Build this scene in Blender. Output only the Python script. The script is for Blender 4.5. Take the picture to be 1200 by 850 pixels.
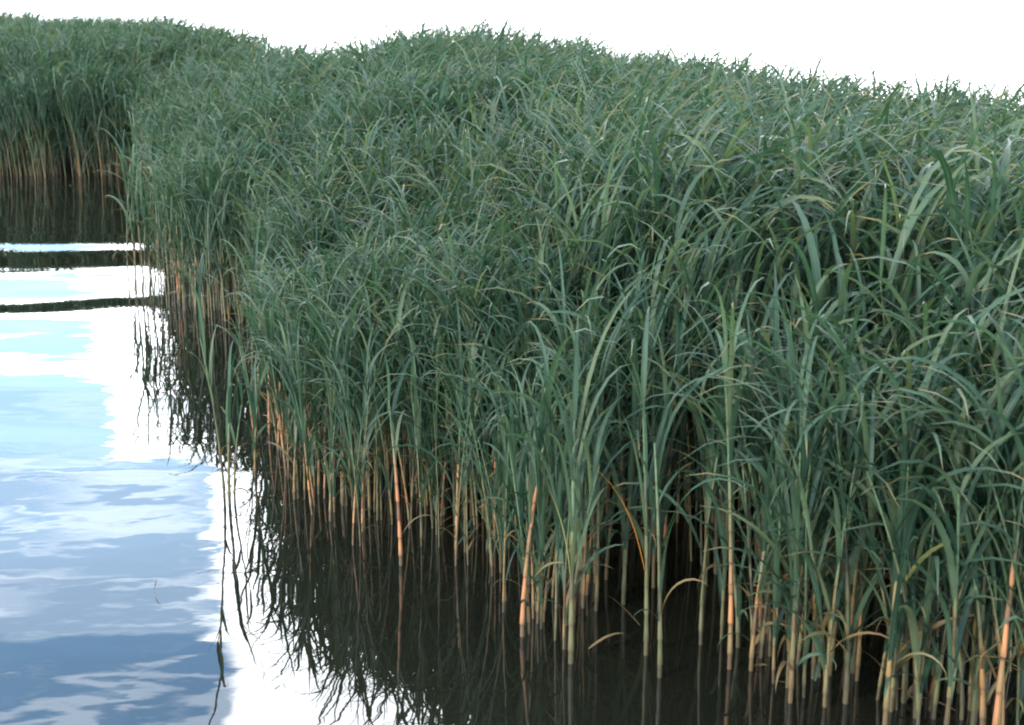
import bpy, math, random
import numpy as np
from mathutils import Vector, Matrix, Euler

R = math.radians
for o in list(bpy.data.objects): bpy.data.objects.remove(o)
scene = bpy.context.scene
COL = scene.collection
rng = np.random.default_rng(11)
random.seed(5)

# ------------------------------------------------------------------ camera
CAM_H = 2.0
PITCH = 14.46
FPX = 1667.0                      # 50 mm lens on the 1200 px wide photograph
cam_d = bpy.data.cameras.new('camera'); cam = bpy.data.objects.new('camera', cam_d); COL.objects.link(cam)
cam.location = (0, 0, CAM_H); cam.rotation_euler = (R(90 - PITCH), 0, 0)
cam_d.lens = 50; cam_d.sensor_width = 36; cam_d.clip_start = .05; cam_d.clip_end = 3000
cam_d.dof.use_dof = True; cam_d.dof.focus_distance = 6.0; cam_d.dof.aperture_fstop = 5.6
scene.camera = cam

# ------------------------------------------------------------------ sky, sun, exposure
SUN_EL, SUN_AZ = 27.0, -128.0     # azimuth measured from the view direction (+y) towards +x; behind the camera on the left
scene.view_settings.view_transform = 'Standard'; scene.view_settings.look = 'None'
scene.view_settings.gamma = 1; scene.view_settings.use_curve_mapping = False
scene.view_settings.exposure = 2.25
scene.cycles.pixel_filter_type = 'BLACKMAN_HARRIS'; scene.cycles.filter_width = 2.0

def N(nt, t, **kw):
    n = nt.nodes.new(t)
    for k, v in kw.items():
        if k.startswith('i_'):
            key = k[2:]; key = int(key) if key.isdigit() else key.replace('_', ' ')
            n.inputs[key].default_value = v
        else: setattr(n, k, v)
    return n
def M(nt, op, a, b=None, clamp=False, c=None):
    n = nt.nodes.new('ShaderNodeMath'); n.operation = op; n.use_clamp = clamp
    for i, v in enumerate((a, b, c)):
        if v is None: continue
        if isinstance(v, (int, float)): n.inputs[i].default_value = v
        else: nt.links.new(v, n.inputs[i])
    return n.outputs[0]
def smooth(nt, v, a, b):
    n = nt.nodes.new('ShaderNodeMapRange'); n.interpolation_type = 'SMOOTHSTEP'
    n.inputs[1].default_value = a; n.inputs[2].default_value = b; n.inputs[3].default_value = 0; n.inputs[4].default_value = 1
    nt.links.new(v, n.inputs[0]); return n.outputs[0]
def mixc(nt, f, a, b):
    n = nt.nodes.new('ShaderNodeMix'); n.data_type = 'RGBA'
    for s, v in ((n.inputs[0], f), (n.inputs[6], a), (n.inputs[7], b)):
        if isinstance(v, (int, float)): s.default_value = v
        elif isinstance(v, tuple): s.default_value = (*v, 1)[:4]
        else: nt.links.new(v, s)
    return n.outputs[2]

world = bpy.data.worlds.new('World'); scene.world = world; world.use_nodes = True
nt = world.node_tree; nt.nodes.clear()
sky = N(nt, 'ShaderNodeTexSky', sky_type='NISHITA', sun_disc=False, sun_elevation=R(SUN_EL), sun_rotation=R(SUN_AZ), dust_density=.15, ozone_density=1.6)
tc = N(nt, 'ShaderNodeTexCoord')
sep = N(nt, 'ShaderNodeSeparateXYZ'); nt.links.new(tc.outputs['Generated'], sep.inputs[0])
X, Y, Z = sep.outputs
az = M(nt, 'ARCTAN2', X, Y)                    # 0 along the view, + to the right
el = M(nt, 'ARCSINE', Z)
mp = N(nt, 'ShaderNodeMapping'); mp.inputs['Scale'].default_value = (2.2, 2.2, 9.0)
nt.links.new(tc.outputs['Generated'], mp.inputs[0])
n1 = N(nt, 'ShaderNodeTexNoise', i_Scale=1.3, i_Detail=6, i_Roughness=.55); nt.links.new(mp.outputs[0], n1.inputs['Vector'])
n2 = N(nt, 'ShaderNodeTexNoise', i_Scale=6.5, i_Detail=3, i_Roughness=.5); nt.links.new(mp.outputs[0], n2.inputs['Vector'])
# one bright cloud bank stands over the reed bed, its left edge about 12 degrees left of the view
edge = M(nt, 'ADD', az, M(nt, 'MULTIPLY', M(nt, 'SUBTRACT', n2.outputs[0], .5), .07))
bank = M(nt, 'MULTIPLY', smooth(nt, edge, R(-13.1), R(-12.1)), M(nt, 'SUBTRACT', 1, smooth(nt, az, R(55), R(80))))
el2 = M(nt, 'ADD', M(nt, 'ADD', el, M(nt, 'MULTIPLY', M(nt, 'SUBTRACT', n2.outputs[0], .5), .05)), M(nt, 'MULTIPLY', smooth(nt, edge, R(-16.4), R(-17.4)), 0.0))
notch = M(nt, 'MULTIPLY', M(nt, 'SUBTRACT', 1, smooth(nt, edge, R(-17.4), R(-16.4))), R(4.6))
low = M(nt, 'SUBTRACT', 1, smooth(nt, M(nt, 'ADD', el2, notch), R(16.6), R(17.8)))
wisps = smooth(nt, M(nt, 'ADD', n1.outputs[0], M(nt, 'MULTIPLY', M(nt, 'SUBTRACT', n2.outputs[0], .5), .35)), .52, .70)
mp3 = N(nt, 'ShaderNodeMapping'); mp3.inputs['Scale'].default_value = (3.0, 3.0, 34.0); mp3.inputs['Location'].default_value = (3.1, 1.7, .4)
nt.links.new(tc.outputs['Generated'], mp3.inputs[0])
n3 = N(nt, 'ShaderNodeTexNoise', i_Scale=1.6, i_Detail=4, i_Roughness=.5); nt.links.new(mp3.outputs[0], n3.inputs['Vector'])
streak = smooth(nt, n3.outputs[0], .50, .64)
veil = M(nt, 'SUBTRACT', 1, smooth(nt, el, R(23.7), R(24.3)))
thin = M(nt, 'ADD', M(nt, 'MULTIPLY', M(nt, 'MULTIPLY', veil, M(nt, 'ADD', .5, M(nt, 'MULTIPLY', smooth(nt, el, R(15.5), R(19)), .5))), .10), M(nt, 'MULTIPLY', streak, M(nt, 'ADD', .05, M(nt, 'MULTIPLY', smooth(nt, el, R(15.5), R(19)), .17))))
mask = M(nt, 'MAXIMUM', M(nt, 'MAXIMUM', bank, low), M(nt, 'MAXIMUM', M(nt, 'MULTIPLY', wisps, M(nt, 'ADD', .12, M(nt, 'MULTIPLY', smooth(nt, el, R(15.5), R(26)), .4))), thin))
CLOUD = (14.0, 14.7, 15.4)
skyb = N(nt, 'ShaderNodeVectorMath', operation='MULTIPLY'); nt.links.new(sky.outputs[0], skyb.inputs[0]); skyb.inputs[1].default_value = (1.22, 1.42, 1.42)
c = mixc(nt, mask, skyb.outputs[0], CLOUD)
bg = N(nt, 'ShaderNodeBackground', i_Strength=.15); nt.links.new(c, bg.inputs[0])
wo = N(nt, 'ShaderNodeOutputWorld'); nt.links.new(bg.outputs[0], wo.inputs[0])

sun_d = bpy.data.lights.new('sun', 'SUN'); sun = bpy.data.objects.new('sun', sun_d); COL.objects.link(sun)
sun_d.energy = 1.5; sun_d.angle = R(10); sun_d.color = (1, .85, .66)
sd = Vector((math.sin(R(SUN_AZ)) * math.cos(R(SUN_EL)), math.cos(R(SUN_AZ)) * math.cos(R(SUN_EL)), math.sin(R(SUN_EL))))
sun.rotation_euler = sd.to_track_quat('Z', 'Y').to_euler(); sun.location = sd * 50

# ------------------------------------------------------------------ helpers
def ground(px, py, z=0.0):
    """point of the plane z seen at a pixel of the 1200 x 850 photograph"""
    a = R(PITCH); u = (px - 600) / FPX; v = -(py - 425) / FPX
    d = Vector((u, math.cos(a) + v * math.sin(a), -math.sin(a) + v * math.cos(a)))
    t = (z - CAM_H) / d.z
    return Vector((d.x * t, d.y * t, z))
def project(p):
    a = R(PITCH); q = np.asarray(p, float) - np.array([0, 0, CAM_H])
    zc = q[..., 1] * math.cos(a) - q[..., 2] * math.sin(a)
    yc = q[..., 1] * math.sin(a) + q[..., 2] * math.cos(a)
    return 600 + FPX * q[..., 0] / zc, 425 - FPX * yc / zc, zc

def mesh_np(name, V, F, mats, mat_idx=None, attrs=None, smooth_=True):
    """V (n,3), F (m,k) with one face size"""
    me = bpy.data.meshes.new(name)
    V = np.ascontiguousarray(V, np.float32); F = np.ascontiguousarray(F, np.int32); k = F.shape[1]
    me.vertices.add(len(V)); me.vertices.foreach_set('co', V.ravel())
    me.loops.add(F.size); me.loops.foreach_set('vertex_index', F.ravel())
    me.polygons.add(len(F)); me.polygons.foreach_set('loop_start', np.arange(0, F.size, k, dtype=np.int32))
    for m in mats: me.materials.append(m)
    if mat_idx is not None: me.polygons.foreach_set('material_index', np.ascontiguousarray(mat_idx, np.int32))
    me.polygons.foreach_set('use_smooth', np.full(len(F), smooth_))
    me.update(calc_edges=True)
    for nm, arr in (attrs or {}).items():
        at = me.attributes.new(nm, 'FLOAT', 'POINT'); at.data.foreach_set('value', np.ascontiguousarray(arr, np.float32))
    return me
def link(name, data, parent=None, **props):
    o = bpy.data.objects.new(name, data); COL.objects.link(o)
    if parent: o.parent = parent
    for k, v in props.items(): o[k] = v
    return o

# ------------------------------------------------------------------ materials
def new_mat(name):
    m = bpy.data.materials.new(name); m.use_nodes = True; m.node_tree.nodes.clear(); return m, m.node_tree
def rand_tint(nt):
    """per-plant random value: object random for single pieces, mesh attribute for the joined masses"""
    a = N(nt, 'ShaderNodeAttribute', attribute_name='tint'); oi = N(nt, 'ShaderNodeObjectInfo')
    return M(nt, 'FRACT', M(nt, 'ADD', a.outputs['Fac'], oi.outputs['Random']))
def ramp(nt, fac, stops, interp='LINEAR'):
    r = N(nt, 'ShaderNodeValToRGB'); cr = r.color_ramp; cr.interpolation = interp
    while len(cr.elements) > 1: cr.elements.remove(cr.elements[-1])
    cr.elements[0].position = stops[0][0]; cr.elements[0].color = (*stops[0][1], 1)
    for p, c in stops[1:]:
        e = cr.elements.new(p); e.color = (*c, 1)
    nt.links.new(fac, r.inputs[0]); return r.outputs[0]

def leaf_material(name, stops, trans=.30, tipcol=None, rough=.55, spec=.20):
    m, nt = new_mat(name); t = rand_tint(nt)
    al = N(nt, 'ShaderNodeAttribute', attribute_name='along')
    ac = N(nt, 'ShaderNodeAttribute', attribute_name='across')
    base = ramp(nt, t, stops)
    geo = N(nt, 'ShaderNodeTexCoord')
    nz = N(nt, 'ShaderNodeTexNoise', i_Scale=9.0, i_Detail=3.0); nt.links.new(geo.outputs['Object'], nz.inputs['Vector'])
    hue = mixc(nt, M(nt, 'MULTIPLY', smooth(nt, nz.outputs[0], .42, .72), .40), base, tuple(min(1, k * 1.5) for k in stops[len(stops) // 2][1]))
    # fine parallel veins: stripes across the width
    st = M(nt, 'SINE', M(nt, 'MULTIPLY', ac.outputs['Fac'], 40.0))
    hue = mixc(nt, M(nt, 'MULTIPLY', M(nt, 'ADD', st, 1.0), .08), hue, tuple(k * .55 for k in stops[0][1]))
    # pale midrib
    rib = M(nt, 'SUBTRACT', 1, smooth(nt, M(nt, 'ABSOLUTE', ac.outputs['Fac']), .04, .16))
    hue = mixc(nt, M(nt, 'MULTIPLY', rib, .35), hue, (.085, .115, .065))
    if tipcol:
        # withered tips and base collars on some blades
        w = M(nt, 'MULTIPLY', smooth(nt, M(nt, 'ADD', al.outputs['Fac'], M(nt, 'MULTIPLY', M(nt, 'FRACT', M(nt, 'MULTIPLY', t, 13.7)), .22)), 1.02, 1.14), .9)
        hue = mixc(nt, w, hue, tipcol)
    p = N(nt, 'ShaderNodeBsdfPrincipled', i_Roughness=rough); p.inputs['Specular IOR Level'].default_value = spec
    nt.links.new(hue, p.inputs['Base Color'])
    tr = N(nt, 'ShaderNodeBsdfTranslucent')
    tc2 = N(nt, 'ShaderNodeVectorMath', operation='MULTIPLY'); nt.links.new(hue, tc2.inputs[0]); tc2.inputs[1].default_value = (1.15, 1.3, .7)
    nt.links.new(tc2.outputs[0], tr.inputs[0])
    mx = N(nt, 'ShaderNodeMixShader', i_0=trans); nt.links.new(p.outputs[0], mx.inputs[1]); nt.links.new(tr.outputs[0], mx.inputs[2])
    out = N(nt, 'ShaderNodeOutputMaterial'); nt.links.new(mx.outputs[0], out.inputs[0]); return m

MAT_LEAF = leaf_material('reed_leaf_green', [(0, (.009, .026, .016)), (.3, (.018, .042, .025)), (.6, (.031, .060, .035)), (.85, (.046, .073, .040)), (1, (.058, .072, .033))], tipcol=(.13, .10, .045))
MAT_DEAD = leaf_material('reed_leaf_withered', [(0, (.08, .048, .02)), (.5, (.12, .078, .032)), (1, (.075, .072, .028))], trans=.25, rough=.6, spec=.3)
MAT_ORANGE = leaf_material('reed_leaf_orange', [(0, (.40, .13, .025)), (1, (.42, .18, .04))], trans=.35, rough=.5)
MAT_YELLOW = leaf_material('reed_leaf_yellow', [(0, (.13, .15, .055)), (1, (.16, .17, .06))], trans=.35, rough=.45)

def stem_material(name, stops, green=(.05, .085, .04), g0=.42, g1=.72):
    m, nt = new_mat(name); t = rand_tint(nt)
    al = N(nt, 'ShaderNodeAttribute', attribute_name='along')
    base = ramp(nt, t, stops)
    tc = N(nt, 'ShaderNodeTexCoord'); mp = N(nt, 'ShaderNodeMapping'); mp.inputs['Scale'].default_value = (140, 140, 6); nt.links.new(tc.outputs['Object'], mp.inputs[0])
    nz = N(nt, 'ShaderNodeTexNoise', i_Scale=1.0, i_Detail=3.0); nt.links.new(mp.outputs[0], nz.inputs['Vector'])
    base = mixc(nt, M(nt, 'MULTIPLY', smooth(nt, nz.outputs[0], .45, .7), .55), base, (.10, .075, .035))
    # every sheath has weathered on its own: tan, grey-green, rusty or nearly black in turn
    cell = N(nt, 'ShaderNodeTexWhiteNoise', noise_dimensions='2D'); cv = N(nt, 'ShaderNodeCombineXYZ')
    nt.links.new(M(nt, 'FLOOR', M(nt, 'ADD', M(nt, 'MULTIPLY', al.outputs['Fac'], 9.0), .5)), cv.inputs[0]); nt.links.new(M(nt, 'MULTIPLY', t, 53.0), cv.inputs[1]); nt.links.new(cv.outputs[0], cell.inputs['Vector'])
    wv = cell.outputs['Value']
    base = mixc(nt, M(nt, 'MULTIPLY', smooth(nt, wv, .35, .9), .75), base, (.070, .066, .028))
    base = mixc(nt, M(nt, 'MULTIPLY', M(nt, 'SUBTRACT', 1, smooth(nt, wv, .10, .22)), .7), base, (.022, .016, .010))
    g = smooth(nt, M(nt, 'ADD', al.outputs['Fac'], M(nt, 'MULTIPLY', M(nt, 'SUBTRACT', t, .5), .3)), g0, g1)
    colr = mixc(nt, g, base, green)
    # dark joints where one sheath ends and the next begins
    fr = M(nt, 'FRACT', M(nt, 'MULTIPLY', al.outputs['Fac'], 9.0))
    j = M(nt, 'SUBTRACT', 1, smooth(nt, M(nt, 'ABSOLUTE', M(nt, 'SUBTRACT', fr, .5)), .03, .07))
    colr = mixc(nt, M(nt, 'MULTIPLY', j, .7), colr, (.05, .03, .018))
    # dark wet film at the foot
    wet = M(nt, 'SUBTRACT', 1, smooth(nt, al.outputs['Fac'], .03, .10))
    colr = mixc(nt, M(nt, 'MULTIPLY', wet, .7), colr, (.035, .028, .015))
    p = N(nt, 'ShaderNodeBsdfPrincipled', i_Roughness=.5); nt.links.new(colr, p.inputs['Base Color'])
    out = N(nt, 'ShaderNodeOutputMaterial'); nt.links.new(p.outputs[0], out.inputs[0]); return m
MAT_STEM = stem_material('reed_stem', [(0, (.030, .040, .012)), (.35, (.055, .052, .016)), (.6, (.10, .072, .022)), (.85, (.17, .078, .022)), (1, (.060, .057, .018))])
MAT_COPPER = stem_material('reed_stem_copper', [(0, (.24, .085, .035)), (1, (.30, .13, .052))], g0=.52, g1=.85)

def water_material():
    m, nt = new_mat('water'); tc = N(nt, 'ShaderNodeTexCoord')
    def noise(sx, sy, scale, detail, off=0, dist=0):
        mp = N(nt, 'ShaderNodeMapping'); mp.inputs['Scale'].default_value = (sx, sy, 1); mp.inputs['Location'].default_value = (off, off, off)
        nt.links.new(tc.outputs['Object'], mp.inputs[0])
        n = N(nt, 'ShaderNodeTexNoise', i_Scale=scale, i_Detail=detail, i_Roughness=.45, i_Distortion=dist); nt.links.new(mp.outputs[0], n.inputs['Vector']); return n.outputs[0]
    small = noise(1, 1.4, 5.2, 0.6)
    fine = noise(1, 1.6, 17, 1.0, 7)
    long_ = noise(.45, 1.9, 1.4, 1.0, 3)
    patch = smooth(nt, noise(.5, 1.0, .6, 2, 11), .38, .62)
    h = M(nt, 'ADD', M(nt, 'MULTIPLY', small, .0010), M(nt, 'MULTIPLY', fine, .00006))
    h = M(nt, 'MULTIPLY', h, M(nt, 'ADD', .35, M(nt, 'MULTIPLY', patch, .65)))
    h = M(nt, 'ADD', h, M(nt, 'MULTIPLY', long_, .0011))
    b = N(nt, 'ShaderNodeBump', i_Strength=1.0, i_Distance=1.0); nt.links.new(h, b.inputs['Height'])
    p = N(nt, 'ShaderNodeBsdfPrincipled', i_Roughness=.015, i_IOR=1.58)
    p.inputs['Base Color'].default_value = (.0052, .0054, .0034, 1)
    nt.links.new(b.outputs[0], p.inputs['Normal'])
    out = N(nt, 'ShaderNodeOutputMaterial'); nt.links.new(p.outputs[0], out.inputs[0]); return m
def mud_material():
    m, nt = new_mat('mud'); tc = N(nt, 'ShaderNodeTexCoord')
    n = N(nt, 'ShaderNodeTexNoise', i_Scale=5.0, i_Detail=8.0); nt.links.new(tc.outputs['Object'], n.inputs['Vector'])
    c = ramp(nt, n.outputs[0], [(.3, (.018, .013, .010)), (.7, (.05, .038, .025))])
    p = N(nt, 'ShaderNodeBsdfPrincipled', i_Roughness=.6); nt.links.new(c, p.inputs['Base Color'])
    b = N(nt, 'ShaderNodeBump', i_Strength=.6, i_Distance=.03); nt.links.new(n.outputs[0], b.inputs['Height']); nt.links.new(b.outputs[0], p.inputs['Normal'])
    out = N(nt, 'ShaderNodeOutputMaterial'); nt.links.new(p.outputs[0], out.inputs[0]); return m
MAT_WATER = water_material(); MAT_MUD = mud_material()

def vnoise(x, y, s, seed):
    """smooth value noise"""
    g = np.random.default_rng(seed).random((128, 128)); u, v = x * s + 40, y * s + 40
    i, j = np.floor(u).astype(int), np.floor(v).astype(int); fu, fv = u - i, v - j
    fu, fv = fu * fu * (3 - 2 * fu), fv * fv * (3 - 2 * fv); G = lambda a, b: g[a % 128, b % 128]
    return (G(i, j) * (1 - fu) + G(i + 1, j) * fu) * (1 - fv) + (G(i, j + 1) * (1 - fu) + G(i + 1, j + 1) * fu) * fv

# ------------------------------------------------------------------ water and lake bed
def axis(segs):
    out = [segs[0][0]]
    for a, b, s in segs:
        n = max(1, int(round(abs(b - a) / s))); out += list(np.linspace(a, b, n + 1)[1:])
    return np.array(out)
xs = axis([(-1500, -100, 350), (-100, -20, 20), (-20, -9, 1), (-9, 5, .1), (5, 20, 1.5), (20, 100, 20), (100, 1500, 350)])
ys = axis([(-300, -20, 70), (-20, 1, 3), (1, 3.5, .06), (3.5, 14, .045), (14, 24, .2), (24, 60, 4), (60, 200, 35), (200, 2200, 400)])
# swell: slope of the water along the line of sight, integrated to a height
yy = np.linspace(0, 30, 6001)
def sw_slope(y):
    g = lambda c, w, a: a * np.exp(-((y - c) / w) ** 2)
    s = g(11.65, .16, .060) + g(10.98, .34, -.046) + g(10.05, .42, .050) + g(9.32, .24, -.062) + g(8.75, .30, .016)
    s += g(12.5, .35, -.012) + g(7.6, .3, -.012) + g(6.95, .2, .014) + g(6.3, .2, -.010) + g(5.7, .16, .014) + g(5.2, .15, -.014) + g(4.6, .12, .012) + g(4.3, .1, -.016)
    return s
hh = np.concatenate([[0], np.cumsum(sw_slope(yy[:-1]) * (yy[1] - yy[0]))])
hh -= np.interp(yy, [0, 30], [hh[0], hh[-1]])
GX, GY = np.meshgrid(xs, ys)
near = np.clip((14 - GY) / 2, 0, 1) * np.clip((GY - 1) / 1, 0, 1)
fade = 1 / (1 + np.exp((GX + .2 - .22 * 0) / .5))                       # the swell dies away among the stems
GZ = np.interp(GY + .07 * np.sin(GX * 1.3 + .7) + .04 * np.sin(GX * 3.1) + .03 * np.sin(GX * 5.3 + GY * 2), yy, hh) * near * (.25 + .75 * fade) * (.82 + .20 * np.sin(GX * .9 + GY * .35) + .22 * np.sin(GX * 2.3 + 1.9 * GY) * (GY > 8.5))
GZ += near * .0012 * np.sin(GX * 1.7 + GY * 5.1) 
GZ += near * .0042 * (vnoise(GX, GY * 3.6, 1.3, 8) - .5) * np.clip((GY - 7.5) / 2, .12, 1)
nx, ny = len(xs), len(ys); ii = np.arange(nx * ny).reshape(ny, nx)
Fq = np.stack([ii[:-1, :-1], ii[:-1, 1:], ii[1:, 1:], ii[1:, :-1]], -1).reshape(-1, 4)
link('water', mesh_np('water', np.stack([GX, GY, GZ], -1).reshape(-1, 3), Fq, [MAT_WATER]), kind='structure', label='calm lake water reflecting pale blue sky and white cloud')
gx = np.linspace(-1500, 1500, 41); gy = np.linspace(-300, 2200, 41); BX, BY = np.meshgrid(gx, gy)
ii = np.arange(41 * 41).reshape(41, 41); Fq = np.stack([ii[:-1, :-1], ii[:-1, 1:], ii[1:, 1:], ii[1:, :-1]], -1).reshape(-1, 4)
link('lake_bed', mesh_np('lake_bed', np.stack([BX, BY, -.7 + 0 * BX], -1).reshape(-1, 3), Fq, [MAT_MUD]), kind='structure')

# ------------------------------------------------------------------ reed geometry
def leaves_np(base, az, th0, bend, L, w, n=7, keel=.18, twist=None, power=2.15):
    """N curved tapering blades; returns V (N*(n+1)*3,3), F, along, across. th0 and bend in radians."""
    Nn = len(az); j = np.arange(n + 1) / n
    th = th0[:, None] - bend[:, None] * j[None] ** power
    mid = (th[:, :-1] + th[:, 1:]) / 2
    dh = np.cos(mid) * (L / n)[:, None]; dz = np.sin(mid) * (L / n)[:, None]
    H = np.concatenate([np.zeros((Nn, 1)), np.cumsum(dh, 1)], 1); Zc = np.concatenate([np.zeros((Nn, 1)), np.cumsum(dz, 1)], 1)
    ca, sa = np.cos(az)[:, None], np.sin(az)[:, None]
    C = np.stack([base[:, 0:1] + H * ca, base[:, 1:2] + H * sa, base[:, 2:3] + Zc], -1)
    tw = (twist if twist is not None else np.zeros(Nn))[:, None] * j[None]
    side = np.stack([-sa + 0 * H, ca + 0 * H, 0 * H], -1)
    nor = np.stack([-np.sin(th) * ca, -np.sin(th) * sa, np.cos(th)], -1)
    s2 = side * np.cos(tw)[..., None] + nor * np.sin(tw)[..., None]
    n2_ = nor * np.cos(tw)[..., None] - side * np.sin(tw)[..., None]
    prof = np.minimum(1, .45 + j * 3.2) * np.clip(1 - j ** 3.2, 0, 1) + .015
    hw = (w[:, None] * prof[None] / 2)[..., None]
    V = np.stack([C - s2 * hw + n2_ * hw * keel * 2, C, C + s2 * hw + n2_ * hw * keel * 2], 2)       # N, n+1, 3, 3
    idx = (np.arange(Nn)[:, None, None] * (n + 1) * 3 + np.arange(n)[None, :, None] * 3 + np.arange(2)[None, None, :])
    F = np.stack([idx, idx + 1, idx + 4, idx + 3], -1).reshape(-1, 4)
    al = np.broadcast_to(j[None, :, None], (Nn, n + 1, 3)).reshape(-1)
    ac = np.broadcast_to(np.array([-1., 0, 1.])[None, None], (Nn, n + 1, 3)).reshape(-1)
    return V.reshape(-1, 3), F, al, ac
def stem_point(base, H, lean, laz, t, sub=.0):
    """point at fraction t of a stem that leans by lean*H at its top, in direction laz"""
    off = (lean * H)[:, None] * t ** 1.7
    return np.stack([base[:, 0:1] + off * np.cos(laz)[:, None], base[:, 1:2] + off * np.sin(laz)[:, None], base[:, 2:3] + H[:, None] * t], -1)
def stems_np(base, H, lean, laz, r, n=5, k=5, taper=.62):
    Nn = len(H); t = np.arange(n + 1)[None] / n + np.zeros((Nn, 1))
    C = stem_point(base, H, lean, laz, t)
    rr = r[:, None] * (1 - taper * t)
    a = np.arange(k) * 2 * np.pi / k
    ring = np.stack([np.cos(a), np.sin(a), 0 * a], -1)
    V = C[:, :, None, :] + ring[None, None] * rr[..., None, None]
    V[:, 0, :, 2] -= .08
    q = np.arange(k); q2 = (q + 1) % k
    b = np.arange(Nn)[:, None, None] * (n + 1) * k + np.arange(n)[None, :, None] * k
    F = np.stack([b + q, b + q2, b + k + q2, b + k + q], -1).reshape(-1, 4)
    al = np.broadcast_to(t[:, :, None], (Nn, n + 1, k)).reshape(-1)
    return V.reshape(-1, 3), F, al

def stem_single(H, lean, laz, r, segs=9, k=6):
    """a single stem with swollen sheath ends at its joints"""
    V, AL = [], []; rows = []
    ts = []
    for i in range(segs):
        ts += [(i / segs, 1.0), ((i + .46) / segs, .90), ((i + .54) / segs, 1.12)]
    ts.append((1.0, .7))
    for t, f in ts:
        rr = r * (1 - .6 * t) * f; off = lean * H * t ** 1.7
        c = (off * math.cos(laz), off * math.sin(laz), H * t - (.08 if t == 0 else 0))
        rows.append(len(V))
        for q in range(k):
            a = q * 2 * math.pi / k; V.append((c[0] + rr * math.cos(a), c[1] + rr * math.sin(a), c[2])); AL.append(t)
    F = [(rows[i] + q, rows[i] + (q + 1) % k, rows[i + 1] + (q + 1) % k, rows[i + 1] + q) for i in range(len(rows) - 1) for q in range(k)]
    return np.array(V), np.array(F), np.array(AL)

def leaf_set(H, rg, nl, t0=.30, side_bias=None, big=1.0):
    """parameters of the leaves of one reed of total height about H (stem .8 H)"""
    t = np.linspace(t0, .99, nl) + rg.uniform(-.03, .03, nl); t = np.clip(t, .05, .995)
    az = rg.uniform(0, 2 * np.pi) + np.pi * np.arange(nl) + rg.normal(0, .45, nl)
    th0 = np.radians(rg.uniform(72, 89, nl)); bend = np.radians(rg.uniform(42, 130, nl))
    bend[-2:] = np.maximum(bend[-2:], R(88))
    L = H * (.34 + .26 * np.sin(np.pi * np.clip((t - t0 + .1) / .95, 0, 1))) * np.where(t > .9, .72, 1) * rg.uniform(.75, 1.2, nl) * big
    w = rg.uniform(.010, .018, nl) * (.6 + .4 * H) * big
    return t, az, th0, bend, L, w

# ------------------------------------------------------------------ where the reeds stand
P = lambda px, py: tuple(ground(px, py))[:2]
shore = [(-26, 16.4), P(-150, 209), P(0, 209), P(60, 210), P(120, 209), P(165, 207), P(182, 228), P(186, 262), P(192, 305), P(196, 350), P(216, 380), P(258, 393), P(305, 390),
         P(312, 430), P(312, 500), P(330, 562), P(366, 616), P(420, 642), P(470, 655), P(560, 690), P(610, 740), P(672, 772), P(770, 790), P(860, 786), P(930, 818), P(1040, 852), P(1200, 885), P(1500, 960), P(1900, 1000)]
back = [(7.5, 6.0), (5.2, 7.6), (3.5, 9.0), (2.5, 11.0), (1.9, 12.8), (1.2, 14.8), (.2, 16.2), (-1.2, 16.2), (-1.85, 15.0), (-2.6, 17), (-3.6, 20), (-6.5, 27), (-9, 32), (-15, 38), (-26, 40)]
poly = np.array(shore + back)
def inside(x, y):
    c = np.zeros(len(x), bool); n = len(poly)
    for i in range(n):
        x1, y1 = poly[i]; x2, y2 = poly[(i + 1) % n]
        if y1 == y2: continue
        c ^= ((y1 > y) != (y2 > y)) & (x < (x2 - x1) * (y - y1) / (y2 - y1) + x1)
    return c
def dist_to(line, x, y):
    L = np.array(line); d = np.full(len(x), 1e9)
    for i in range(len(L) - 1):
        a, b = L[i], L[i + 1]; ab = b - a
        t = np.clip(((x - a[0]) * ab[0] + (y - a[1]) * ab[1]) / (ab @ ab), 0, 1)
        d = np.minimum(d, np.hypot(x - a[0] - t * ab[0], y - a[1] - t * ab[1]))
    return d
pts = []
def scatter(x0, x1, y0, y1, dens):
    n = int((x1 - x0) * (y1 - y0) * dens); x = rng.uniform(x0, x1, n); y = rng.uniform(y0, y1, n)
    k = inside(x, y); return x[k], y[k]
xa, ya = scatter(-6, 7, 2.2, 9.5, 185)
xb, yb = scatter(-8, 7, 9.5, 20, 95)
xc, yc_ = scatter(-26, 2, 20, 42, 42)
xd, yd = scatter(-26, -8, 15, 20, 60)
x = np.concatenate([xa, xb, xc, xd]); y = np.concatenate([ya, yb, yc_, yd])
# only what the camera or one a step aside could see
pxx = x / np.maximum(y, .1); keep = (np.abs(pxx) < .46) & (y > 2.4)
x, y = x[keep], y[keep]
ds = dist_to(shore, x, y); db = dist_to(back, x, y)
# clumpy growth
cl = vnoise(x, y, 2.2, 3); cl2 = vnoise(x, y, .7, 9)
keep = rng.random(len(x)) < np.clip(np.where(y < 9, 2.5 * (cl - .16), .30 + 1.1 * cl), 0, 1)
keep &= rng.random(len(x)) < 1 - .6 * np.clip((ds - .3) / .3, 0, 1) * np.clip((x - .5) / .8, 0, 1) * np.clip((7.8 - y) / 1.5, 0, 1) * np.clip(1.6 - 1.6 * cl, 0, 1)
keep &= rng.random(len(x)) < np.clip(np.where(x < .8, .50, .55) + (ds + .5 * (vnoise(x, y, 1.9, 77) - .5)) / .35, .06, 1)
x, y, ds, db, cl, cl2 = [a[keep] for a in (x, y, ds, db, cl, cl2)]
far_left = (y > 15) & (x < -2.2)
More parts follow.
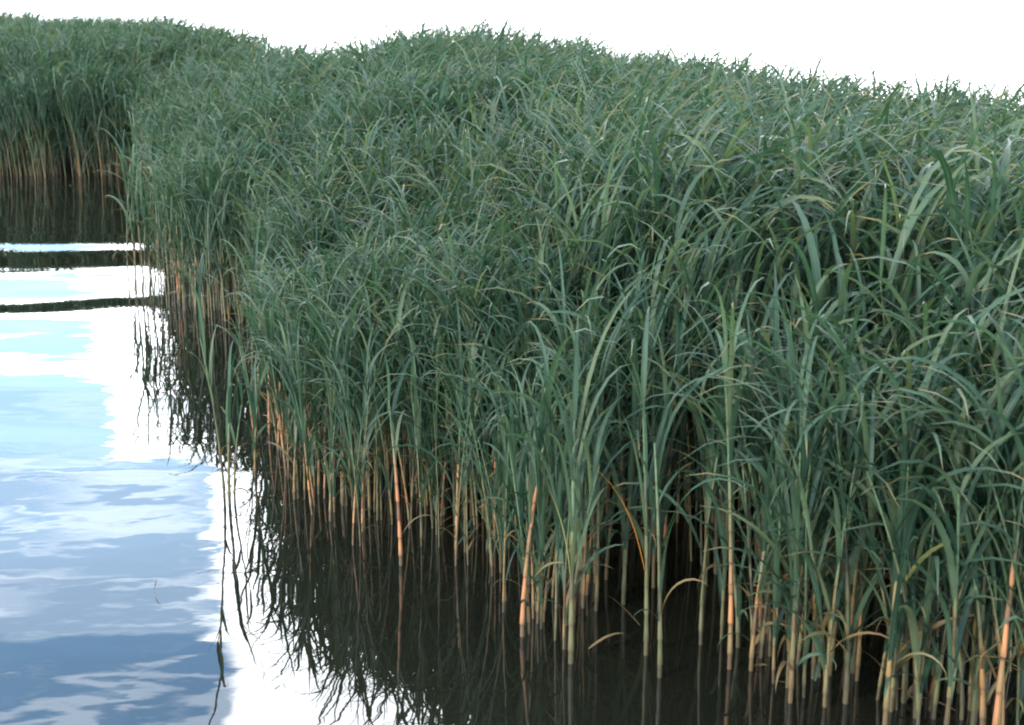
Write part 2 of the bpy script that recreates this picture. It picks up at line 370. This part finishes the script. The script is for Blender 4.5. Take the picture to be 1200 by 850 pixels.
# full height, lower toward the open water
H = 1.49 + .16 * (vnoise(x, y, .45, 21) - .5) + .20 * (cl - .5) + .26 * (vnoise(x, y, 1.05, 55) - .5) + rng.normal(0, .035, len(x))
lowzone = np.clip((.35 - x) / .7, 0, 1) * np.clip((8.2 - y) / 1.5, 0, 1)
edgef = np.clip(ds / (1.5 + 1.3 * lowzone), 0, 1) ** .8
H *= (.60 - .13 * lowzone) + (.40 + .13 * lowzone) * edgef
H += .06 * np.clip((y - 8) / 4, 0, 1) + .09 * np.clip((y - 18) / 8, 0, 1)
H += (.13 * np.exp(-((x / y + .052) / .060) ** 2) - .08 * np.exp(-((x / y + .113) / .030) ** 2)) * np.clip((y - 10.5) / 1.5, 0, 1) * (y < 22)
H = H - .09 * np.clip((x - 1.0) / 1.3, 0, 1) * np.clip((y - 6) / 1.5, 0, 1)
H = np.where(y < 8.5, np.minimum(H, 1.46), H)
H = np.where(far_left, H * (1.0 + .04 * (1 - edgef)), H)
lean_az = 2 * np.pi * vnoise(x, y, .5, 31) + rng.normal(0, .9, len(x))
lean = .04 + .22 * rng.random(len(x)) + .08 * cl2
print('reeds', len(x))

# ------------------------------------------------------------------ choose the reeds that are built one by one
px0, py0, zc0 = project(np.stack([x, y, 0 * x], -1))
ptx, pty, _ = project(np.stack([x, y, H], -1))
infr = (ptx > -10) & (ptx < 1210) & (py0 < 1150)
score = (1 / zc0) * (.25 + .75 * np.exp(-ds / .32)) * infr * (y < 9.6)
order = np.argsort(-score); N_IND = 262
ind = order[:N_IND]; is_ind = np.zeros(len(x), bool); is_ind[ind] = True

# ------------------------------------------------------------------ prototypes of single reeds
def make_reed(H, seed, nl=9, t0=.30, stem_mat=None, lean=.1, laz=0., r=.0075, dead=0, extra=(), label=None, group=None, loc=(0, 0, 0), rz=0., big=1., leaf_mat=None):
    rg = np.random.default_rng(seed); stem_mat = stem_mat or MAT_STEM; leaf_mat = leaf_mat or MAT_LEAF
    root = link('reed', None); root.location = loc; root.rotation_euler = (0, 0, rz)
    hs = H * .78
    V, F, al = stem_single(hs, lean, laz, r)
    link('stem', mesh_np('stem', V, F, [stem_mat], attrs={'along': al}), root)
    z = np.zeros((1, 3))
    def add(t, az, th0, bend, L, w, mat, twist=0., name='leaf'):
        b = stem_point(z, np.array([hs]), np.array([lean]), np.array([laz]), np.array([[t]]))[0, 0]
        V, F, al, ac = leaves_np(np.zeros((1, 3)), np.array([az]), np.array([th0]), np.array([bend]), np.array([L]), np.array([w]), 9, twist=np.array([twist]))
        o = link(name, mesh_np(name, V, F, [mat], attrs={'along': al, 'across': ac}), root); o.location = b; return o
    if nl:
        t, az, th0, bend, L, w = leaf_set(H, rg, nl, t0, big=big)
        for i in range(nl): add(t[i], az[i], th0[i], bend[i], L[i], w[i], leaf_mat, rg.normal(0, .7))
    for i in range(dead):
        add(rg.uniform(.06, .35), rg.uniform(0, 6.3), R(rg.uniform(40, 80)), R(rg.uniform(60, 190)), H * rg.uniform(.12, .26), rg.uniform(.006, .014), MAT_DEAD if i % 2 == 0 else leaf_mat, rg.normal(0, 1.2), 'withered_leaf' if i % 2 == 0 else 'leaf')
    for (t, az, th0, bend, L, w, mat) in extra: add(t, az, R(th0), R(bend), L, w, mat, .3)
    if label: root['label'] = label; root['category'] = 'reed'
    if group: root['group'] = group
    return root
def copy_reed(root):
    r = root.copy(); COL.objects.link(r)
    for ch in root.children:
        c = ch.copy(); COL.objects.link(c); c.parent = r
    return r
NPROTO = 30
protos = []
for i in range(NPROTO):
    rg = np.random.default_rng(500 + i)
    protos.append(dict(root=None, nl=int(rg.integers(8, 13)), t0=rg.uniform(.05, .32), lean=rg.uniform(.03, .2), r=rg.uniform(.0045, .0078), dead=int(rg.integers(0, 4)), copper=(i % 9 == 0), seed=900 + i))

GROUP = 'reeds standing in the water at the edge of the bed'
# landmarks: the reeds one can single out in the photograph (pixel of the foot, height, ...)
LM = []
def hero(px, py, H, label, **kw):
    g = ground(px, py); name = kw.pop('short', None)
    o = make_reed(H, kw.pop('seed', int(px)), label=label, group=GROUP, loc=(g.x, g.y, 0), **kw)
    LM.append((px, g.x, g.y, name)); return o
hero(263, 583, .86, 'tallest reed of the lone clump standing out in the open water', nl=4, t0=.55, lean=.10, laz=R(170), r=.006, dead=1, seed=31, short='the lone clump')
hero(269, 590, .66, 'short reed of the lone clump with arching blades over the water', nl=4, t0=.42, lean=.06, laz=R(10), r=.007, dead=2, seed=12, extra=[(.9, R(10), 80, 110, .26, .012, MAT_LEAF), (.95, R(-5), 75, 125, .22, .010, MAT_DEAD)])
hero(275, 586, .52, 'lowest bare-stemmed reed of the lone clump in open water', nl=3, t0=.5, lean=.12, laz=R(20), r=.005, dead=2, seed=13)
hero(316, 508, .55, 'broken-topped tan reed at the left corner of the bed', stem_mat=MAT_COPPER, nl=2, t0=.7, lean=.04, r=.008, dead=1, seed=15, short='the broken-topped tan reed')
hero(345, 585, .62, 'sparse reed with two long pale blades arching right near open water', nl=3, t0=.4, lean=.1, laz=0, r=.006, dead=1, seed=16, extra=[(.55, R(5), 72, 80, .34, .011, MAT_YELLOW), (.35, R(8), 65, 60, .26, .011, MAT_DEAD)])
hero(470, 662, .80, 'bright copper reed stem glowing alone left of the dense front row', stem_mat=MAT_COPPER, nl=4, t0=.6, lean=.05, laz=R(190), r=.008, dead=1, seed=17, short='the bright copper stem')
hero(535, 655, .80, 'slim orange reed stem right of the bright copper one', stem_mat=MAT_COPPER, nl=5, t0=.55, lean=.05, laz=R(30), r=.007, dead=1, seed=18)
hero(612, 746, .95, 'thick copper reed stem leaning right where the water turns dark', stem_mat=MAT_COPPER, nl=6, t0=.48, lean=.12, laz=R(15), r=.0085, dead=1, seed=19, short='the thick leaning copper stem')
hero(669, 778, 1.0, 'stout pale-based reed with forked pale yellow blade low on its left', nl=8, t0=.38, lean=.03, laz=R(80), r=.0092, dead=1, seed=20, extra=[(.30, R(176), 84, 22, .36, .017, MAT_YELLOW), (.32, R(5), 80, 20, .34, .017, MAT_LEAF)], short='the forked yellow-bladed reed')
hero(757, 768, 1.05, 'reed with one long orange withered blade arching up to the left', nl=7, t0=.35, lean=.06, laz=R(120), r=.008, dead=0, seed=21, extra=[(.30, R(172), 78, 62, .50, .013, MAT_ORANGE)], short='the orange-bladed reed')
hero(773, 794, .95, 'tan reed in front of the dark water with a bent blade at its base', nl=7, t0=.32, lean=.05, laz=R(150), r=.008, dead=2, seed=22)
hero(855, 784, 1.15, 'tallest glossy copper reed stem in front of black water', stem_mat=MAT_COPPER, nl=6, t0=.62, lean=.05, laz=R(185), r=.0085, dead=0, seed=23, short='the tallest copper stem')
hero(880, 786, .95, 'pale reed close to the right of the tallest copper stem', nl=8, t0=.3, lean=.12, laz=R(25), r=.008, dead=1, seed=24)
hero(926, 824, 1.05, 'tan reed pair-leafed low, standing farthest out in front of black water', nl=9, t0=.26, lean=.03, laz=R(100), r=.008, dead=2, seed=25, short='the tan reed farthest out')
hero(1037, 850, 1.15, 'broad green-bladed reed at the lower right, no tan stem showing', nl=9, t0=.10, lean=.05, laz=R(60), r=.0085, dead=1, seed=26, big=1.15, extra=[(.40, R(5), 70, 115, .34, .019, MAT_YELLOW)], short='the broad green-bladed reed')
hero(1072, 842, .9, 'thin bare tan reed right of the broad green-bladed one', nl=4, t0=.5, lean=.02, r=.006, dead=1, seed=27)
hero(1165, 872, 1.2, 'stout reddish reed stem in the lower right corner', stem_mat=MAT_COPPER, nl=8, t0=.4, lean=.02, r=.010, dead=1, seed=28, short='the stout reddish corner stem')
tips = [(150, 322, .95), (157, 300, .9), (160, 338, 1.0), (167, 318, .9), (171, 346, .95), (176, 330, 1.05), (180, 352, .85), (186, 338, 1.0), (190, 356, .95), (163, 280, 1.0), (174, 296, 1.1), (196, 362, .9)]
tips.sort()
for k, (px, py, h) in enumerate(tips):
    g = ground(px, py); n_ = ['outermost', 'second', 'third', 'fourth', 'fifth', 'sixth', 'seventh', 'eighth', 'ninth', 'tenth', 'eleventh', 'innermost'][k]
    make_reed(h, 700 + k, nl=5 + k % 3, t0=.35, lean=.08, laz=k * 1.7, r=.0055, dead=1, loc=(g.x, g.y, 0), rz=k, label=f'{n_} thin reed standing clear of the left tip against bright water', group='thin reeds off the left tip of the bed')
fringe = [(299, 560, .6), (297, 505, .75), (300, 540, .68), (303, 470, .8), (296, 448, .85)]
for k, (px, py, h) in enumerate(sorted(fringe)):
    g = ground(px, py); n_ = ['nearest', 'second', 'third', 'fourth', 'last'][k]
    make_reed(h, 760 + k, nl=6 + k % 3, t0=.25, lean=.10, laz=k * 2.1, r=.0055, dead=2, loc=(g.x, g.y, 0), rz=k, label=f'{n_} thin reed between the lone clump and the bed, counted from the clump', group='thin reeds between the lone clump and the bed')
# coloured reeds deep in the bed
def inner(px, py, d, label, **kw):
    """a reed whose top shows at a pixel, at distance d"""
    a = R(PITCH); u = (px - 600) / FPX; v = -(py - 425) / FPX
    dv = Vector((u, math.cos(a) + v * math.sin(a), -math.sin(a) + v * math.cos(a)))
    t = d / dv.y; z = CAM_H + dv.z * t
    return make_reed(z / 1.0 + kw.pop('add', 0), kw.pop('seed', int(px)), label=label, loc=(dv.x * t, d, 0), **kw)
inner(603, 335, 5.6, 'reed with short orange blades deep inside the green bed', nl=3, t0=.6, lean=.0, stem_mat=MAT_COPPER, extra=[(.99, R(120), 86, 10, .10, .016, MAT_ORANGE), (.97, R(20), 70, 10, .09, .013, MAT_ORANGE)])
inner(574, 290, 6.6, 'reed with a single orange-red shoot above the left middle of the bed', nl=3, t0=.6, lean=.0, stem_mat=MAT_COPPER, extra=[(.99, R(150), 80, 10, .09, .013, MAT_ORANGE)])
inner(462, 225, 7.6, 'reed with tan withered top near the upper left of the main bed', nl=3, t0=.5, lean=.05, laz=R(180), stem_mat=MAT_COPPER, extra=[(.99, R(160), 80, 30, .16, .014, MAT_DEAD)])
inner(785, 430, 5.0, 'reed with an orange-brown withered blade among the dark right-hand foliage', nl=4, t0=.5, lean=.05, stem_mat=MAT_COPPER, extra=[(.95, R(60), 80, 60, .16, .014, MAT_ORANGE)])
inner(1176, 72, 7.6, 'tallest dark reed spike rising above the skyline at the right', nl=3, t0=.55, lean=.06, laz=R(170), r=.006, add=.16, extra=[(.99, R(170), 84, 14, .26, .008, MAT_LEAF)])
inner(945, 84, 9.4, 'dark-headed reed on the skyline, taller than its neighbours', nl=4, t0=.6, lean=.02, r=.006, add=.0, extra=[(.99, R(90), 86, 60, .22, .016, MAT_LEAF)])
inner(1080, 84, 8.8, 'skyline reed with a long blade drooping flat to the left', nl=3, t0=.6, lean=.02, r=.006, add=.02, extra=[(.99, R(175), 60, 85, .42, .015, MAT_LEAF)])
inner(775, 58, 11.5, 'skyline reed with thin blades arching flat to the right', nl=3, t0=.6, lean=.02, r=.006, add=.10, extra=[(.99, R(5), 60, 80, .40, .014, MAT_LEAF)])
inner(680, 36, 14.5, 'tall skyline reed at the crest of the middle hump', nl=4, t0=.6, lean=.02, r=.006, add=.02, extra=[(.99, R(10), 85, 40, .25, .015, MAT_LEAF)])

# ---- labels for the one-by-one reeds: named after the landmark they stand next to
names_lm = [l for l in LM if l[3]]
ordinals = ['next', 'second', 'third', 'fourth', 'fifth', 'sixth', 'seventh', 'eighth', 'ninth', 'tenth', 'eleventh', 'twelfth', 'thirteenth', 'fourteenth', 'fifteenth', 'sixteenth', 'seventeenth', 'eighteenth']
front = sorted([i for i in ind if ds[i] < .36], key=lambda i: px0[i])
label_of = {}
cnt = {}
row_of = lambda d: 'front-row' if d < .16 else ('second-row' if d < .25 else 'third-row')
for i in front:
    l = min(names_lm, key=lambda l: abs(l[0] - px0[i])); cnt.setdefault((l[3], px0[i] > l[0], row_of(ds[i])), []).append(i)
for (nm, right, row), lst in cnt.items():
    lst.sort(key=lambda i: abs(px0[i] - [l[0] for l in names_lm if l[3] == nm][0]))
    for k, i in enumerate(lst):
        side = 'right' if right else 'left'
        word = 'tall' if H[i] > 1.0 else ('short' if H[i] < .85 else 'mid-height')
        if k < len(ordinals): label_of[i] = f"{word} {row} reed, {ordinals[k]} to the {side} of {nm}"
tint_word = {}
for i in ind:
    if i not in label_of:
        l = min(names_lm, key=lambda l: abs(l[0] - px0[i]))
        hw = 'tall' if H[i] > 1.12 else ('low' if H[i] < .9 else 'medium')
        where = 'just behind' if ds[i] < .5 else 'deep behind'
        sd = 'left' if px0[i] < l[0] else 'right'
        label_of[i] = f"{hw} reed {where} and {sd} of {l[3]}"
for n_, i in enumerate(ind):
    k = int(rng.integers(0, NPROTO)); p = protos[k]
    if 600 < px0[i] and p['copper'] and rng.random() < .6: k = (k + 1) % NPROTO; p = protos[k]
    if p['root'] is None:
        p['root'] = make_reed(1.0, p['seed'], nl=p['nl'], t0=p['t0'], stem_mat=MAT_COPPER if p['copper'] else MAT_STEM, lean=p['lean'], r=p['r'], dead=p['dead'])
        o = p['root']
    else: o = copy_reed(p['root'])
    o.location = (x[i], y[i], 0); q_ = H[i] * (1 + .3 * min(1, max(0, (x[i] - .3) / .8))); o.scale = (q_, q_, H[i]); o.rotation_euler = (rng.normal(0, .03), rng.normal(0, .03), rng.uniform(0, 6.283))
    o['label'] = label_of[i]; o['category'] = 'reed'; o['group'] = GROUP if ds[i] < .16 else 'reeds crowded behind the front row'

# ------------------------------------------------------------------ the rest of the bed as joined masses
def mass(sel, name, label, nl, seg, stem_n, seed, dead_p=.4, wmul=1.0, stemk=4, kmul=1.0):
    rg = np.random.default_rng(seed); ids = np.where(sel)[0]; n = len(ids)
    b = np.stack([x[ids], y[ids], 0 * x[ids]], -1); Hh = H[ids]; hs = Hh * .78
    tint = rg.random(n)
    r = rg.uniform(.0042, .0075, n) * kmul
    V1, F1, a1 = stems_np(b, hs, lean[ids], lean_az[ids], r, stem_n, stemk)
    t1 = np.repeat(tint, (stem_n + 1) * stemk)
    # leaves
    t0 = rg.uniform(.03, .32, n) * np.where(y[ids] > 8.2, .5, 1); kk = np.arange(nl) / (nl - 1)
    t = np.clip(t0[:, None] + (.99 - t0[:, None]) * kk[None] + rg.uniform(-.03, .03, (n, nl)), .05, .995)
    base = stem_point(b, hs, lean[ids], lean_az[ids], t).reshape(-1, 3)
    az = (rg.uniform(0, 6.283, n)[:, None] + np.pi * np.arange(nl)[None] + rg.normal(0, .45, (n, nl))).ravel()
    th0 = np.radians(rg.uniform(72, 89, (n, nl))).ravel(); bend = np.radians(rg.uniform(42, 130, (n, nl))); bend[:, -2:] = np.maximum(bend[:, -2:], R(88)); bend = bend.ravel()
    wind = rg.random(az.shape) < .38; az = np.where(wind, rg.normal(0.1, .65, az.shape), az)      # the wind lays many blades over to one side
    L = (Hh[:, None] * (.34 + .26 * np.sin(np.pi * np.clip((t - t0[:, None] + .1) / .95, 0, 1))) * np.where(t > .9, .72, 1) * rg.uniform(.75, 1.2, (n, nl))).ravel()
    w = (rg.uniform(.009, .018, (n, nl)) * (.6 + .4 * Hh[:, None]) * (1 + .32 * np.clip((x[ids] - .3) / .8, 0, 1) * np.clip((8.5 - y[ids]) / 2, 0, 1))[:, None]).ravel() * wmul
    V2, F2, a2, c2 = leaves_np(base, az, th0, bend, L, w, seg, twist=rg.normal(0, .7, n * nl))
    tl = np.repeat((tint[:, None] * .5 + rg.random((n, nl)) * .5).ravel(), (seg + 1) * 3)
    # withered blades low down
    m = rg.random(n) < dead_p; nd = int(m.sum()); bd = stem_point(b[m], hs[m], lean[ids][m], lean_az[ids][m], rg.uniform(.06, .6, (nd, 1)))[:, 0]
    V3, F3, a3, c3 = leaves_np(bd, rg.uniform(0, 6.283, nd), np.radians(rg.uniform(40, 85, nd)), np.radians(rg.uniform(40, 190, nd)), Hh[m] * rg.uniform(.14, .34, nd), rg.uniform(.006, .014, nd), 5)
    V = np.concatenate([V1, V2, V3]); F = np.concatenate([F1, F2 + len(V1), F3 + len(V1) + len(V2)])
    low_green = np.repeat(rg.random(nd) < .55, 10)
    mi = np.concatenate([np.zeros(len(F1)), np.ones(len(F2)), np.where(low_green, 1, 2)])
    at = {'along': np.concatenate([a1, a2, a3]), 'across': np.concatenate([a1 * 0, c2, c3]), 'tint': np.concatenate([t1, tl, rg.random(len(V3))])}
    print(name, n, 'faces', len(F))
    o = link(name, mesh_np(name, V, F, [MAT_STEM, MAT_LEAF, MAT_DEAD], mi, at), kind='stuff', label=label, category='reeds'); return o
rest = ~is_ind
s1 = rest & (y < 8.5); s2 = rest & (y >= 8.5) & ~((y > 15) & (x < -2.0)) ; s3 = rest & (y > 15) & (x < -2.0)
mass(s1, 'near_reeds', 'dense green reed bed close behind the front row of reeds', 11, 8, 4, 41, .95)
mass(s2, 'middle_reeds', 'green reeds filling the back of the bed up to the skyline', 9, 6, 3, 42, .4, 1.0)
mass(s3, 'far_reeds', 'distant reed bank across the water beneath the pale sky', 8, 4, 3, 43, .45, 1.15)

# sparse thin reeds off the left tip of the bed, in front of the bright water

# ------------------------------------------------------------------ tree beyond the far reeds, only its edge is in view
def bark():
    m, nt = new_mat('bark'); tc = N(nt, 'ShaderNodeTexCoord'); n = N(nt, 'ShaderNodeTexNoise', i_Scale=14.0, i_Detail=6.0); nt.links.new(tc.outputs['Object'], n.inputs['Vector'])
    p = N(nt, 'ShaderNodeBsdfPrincipled', i_Roughness=.9); nt.links.new(ramp(nt, n.outputs[0], [(.3, (.03, .022, .016)), (.7, (.09, .07, .05))]), p.inputs['Base Color'])
    out = N(nt, 'ShaderNodeOutputMaterial'); nt.links.new(p.outputs[0], out.inputs[0]); return m
tree = link('tree', None, label='dark tree behind the far reeds in the upper left corner', category='tree'); tree.location = (-18.55, 47, -.2)
rt = np.random.default_rng(5)
V, F, al = stems_np(np.zeros((1, 3)), np.array([4.6]), np.array([.06]), np.array([1.0]), np.array([.20]), 8, 9, .8)
link('trunk', mesh_np('trunk', V, F, [bark()]), tree)
MB = bpy.data.materials['bark']; tips_ = []
for k in range(9):
    z0 = rt.uniform(1.2, 4.0); a = k * 2.4; L = rt.uniform(.9, 1.5)
    V, F, al = stems_np(np.zeros((1, 3)), np.array([L * .8]), np.array([rt.uniform(.6, 1.1)]), np.array([a]), np.array([.06]), 5, 5, .8)
    lb = link('limb', mesh_np('limb', V + [0, 0, .0], F, [MB]), tree); lb.location = (0, 0, z0)
    tips_.append((math.cos(a) * L * .7, math.sin(a) * L * .7, z0 + L * .7))
nl = 5200; cc = np.array(tips_ + [(0, 0, 4.9), (.3, .2, 4.4), (-.4, .3, 3.9)])[rt.integers(0, 12, nl)] + rt.normal(0, .36, (nl, 3))
V, F, a_, c_ = leaves_np(cc, rt.uniform(0, 6.28, nl), rt.uniform(-.6, 1.2, nl), rt.uniform(0, 1.2, nl), rt.uniform(.09, .18, nl), rt.uniform(.04, .08, nl), 2)
link('crown', mesh_np('crown', V, F, [MAT_LEAF], attrs={'along': a_, 'across': c_, 'tint': np.repeat(rt.random(nl), 9)}), tree, kind='stuff')

# ------------------------------------------------------------------ things adrift on the water
def tube(name, pts, r, mat, label, cat, taper=.5):
    pts = np.array(pts, float); n = len(pts); k = 5; V = []; F = []
    for i, p in enumerate(pts):
        d = pts[min(i + 1, n - 1)] - pts[max(i - 1, 0)]; d /= np.linalg.norm(d) + 1e-9; s_ = np.cross(d, [0, 0, 1.0]); s_ /= np.linalg.norm(s_) + 1e-9; u_ = np.cross(s_, d); rr = r * (1 - taper * i / n)
        for q in range(k):
            a = q * 2 * math.pi / k; V.append(p + s_ * math.cos(a) * rr + u_ * math.sin(a) * rr)
    for i in range(n - 1):
        for q in range(k): F.append((i * k + q, i * k + (q + 1) % k, (i + 1) * k + (q + 1) % k, (i + 1) * k + q))
    return link(name, mesh_np(name, np.array(V), np.array(F), [mat]), label=label, category=cat)
def twig(pix, r, label, mat=None):
    P_ = [ground(*p) for p in pix]; t = np.linspace(0, len(P_) - 1, 14); A = np.array([list(p) for p in P_])
    cv = np.stack([np.interp(t, range(len(P_)), A[:, c]) for c in range(3)], -1)
    for _ in range(2): cv[1:-1] = (cv[:-2] + cv[1:-1] * 2 + cv[2:]) / 4
    cv[:, 2] = .001 + .0015 * np.sin(np.arange(14) * .9); return tube('floating_twig', cv, r * .45, mat or MB, label, 'twig')
twig([(183, 680), (180, 692), (184, 705), (189, 710)], .003, 'small hooked dark twig adrift in the pale blue water')
twig([(288, 722), (296, 735), (303, 742), (313, 740), (316, 752)], .003, 'knotted twig floating in the white cloud reflection')
twig([(306, 775), (309, 790), (307, 806)], .0022, 'short upright-lying twig in the white reflection at the bottom')
twig([(322, 808), (332, 800), (336, 811)], .0022, 'tiny forked twig in the white reflection near the dark reflections')
def float_blade(px, py, az, th0, bend, L, w, label, mat):
    g = ground(px, py)
    V, F, a_, c_ = leaves_np(np.zeros((1, 3)), np.array([R(az)]), np.array([R(th0)]), np.array([R(bend)]), np.array([L]), np.array([w]), 7, twist=np.array([.5]))
    o = link('floating_reed_blade', mesh_np('floating_reed_blade', V, F, [mat], attrs={'along': a_, 'across': c_}), label=label, category='reed blade'); o.location = (g.x, g.y, .004)
float_blade(884, 758, 25, 55, 75, .085, .020, 'pale broken blade curling out of the black water', MAT_DEAD)
float_blade(878, 784, 5, 15, 30, .06, .012, 'pale scrap of leaf flat on the black water under the curling blade', MAT_DEAD)
float_blade(925, 803, 175, 12, 22, .06, .010, 'small withered scrap touching the foot of the farthest tan reed', MAT_DEAD)
float_blade(955, 800, 70, 55, 30, .10, .012, 'slim grey-green blade poking from the water right of centre', MAT_LEAF)
float_blade(990, 812, 60, 62, 20, .13, .013, 'green torn blade standing askew in the black water', MAT_LEAF)
float_blade(690, 762, 12, 35, 50, .13, .012, 'pale arched scrap beside the stout reed with the yellow blade', MAT_DEAD)
float_blade(750, 735, 150, 40, 20, .16, .010, 'thin dry straw leaning over the dark water between the stems', MAT_DEAD)
float_blade(1062, 822, 30, 60, 40, .07, .016, 'short pale flake caught between the lower right stems', MAT_DEAD)
float_blade(1120, 835, 170, 25, 60, .18, .014, 'pale fallen blade bridging the stems at the lower right', MAT_DEAD)
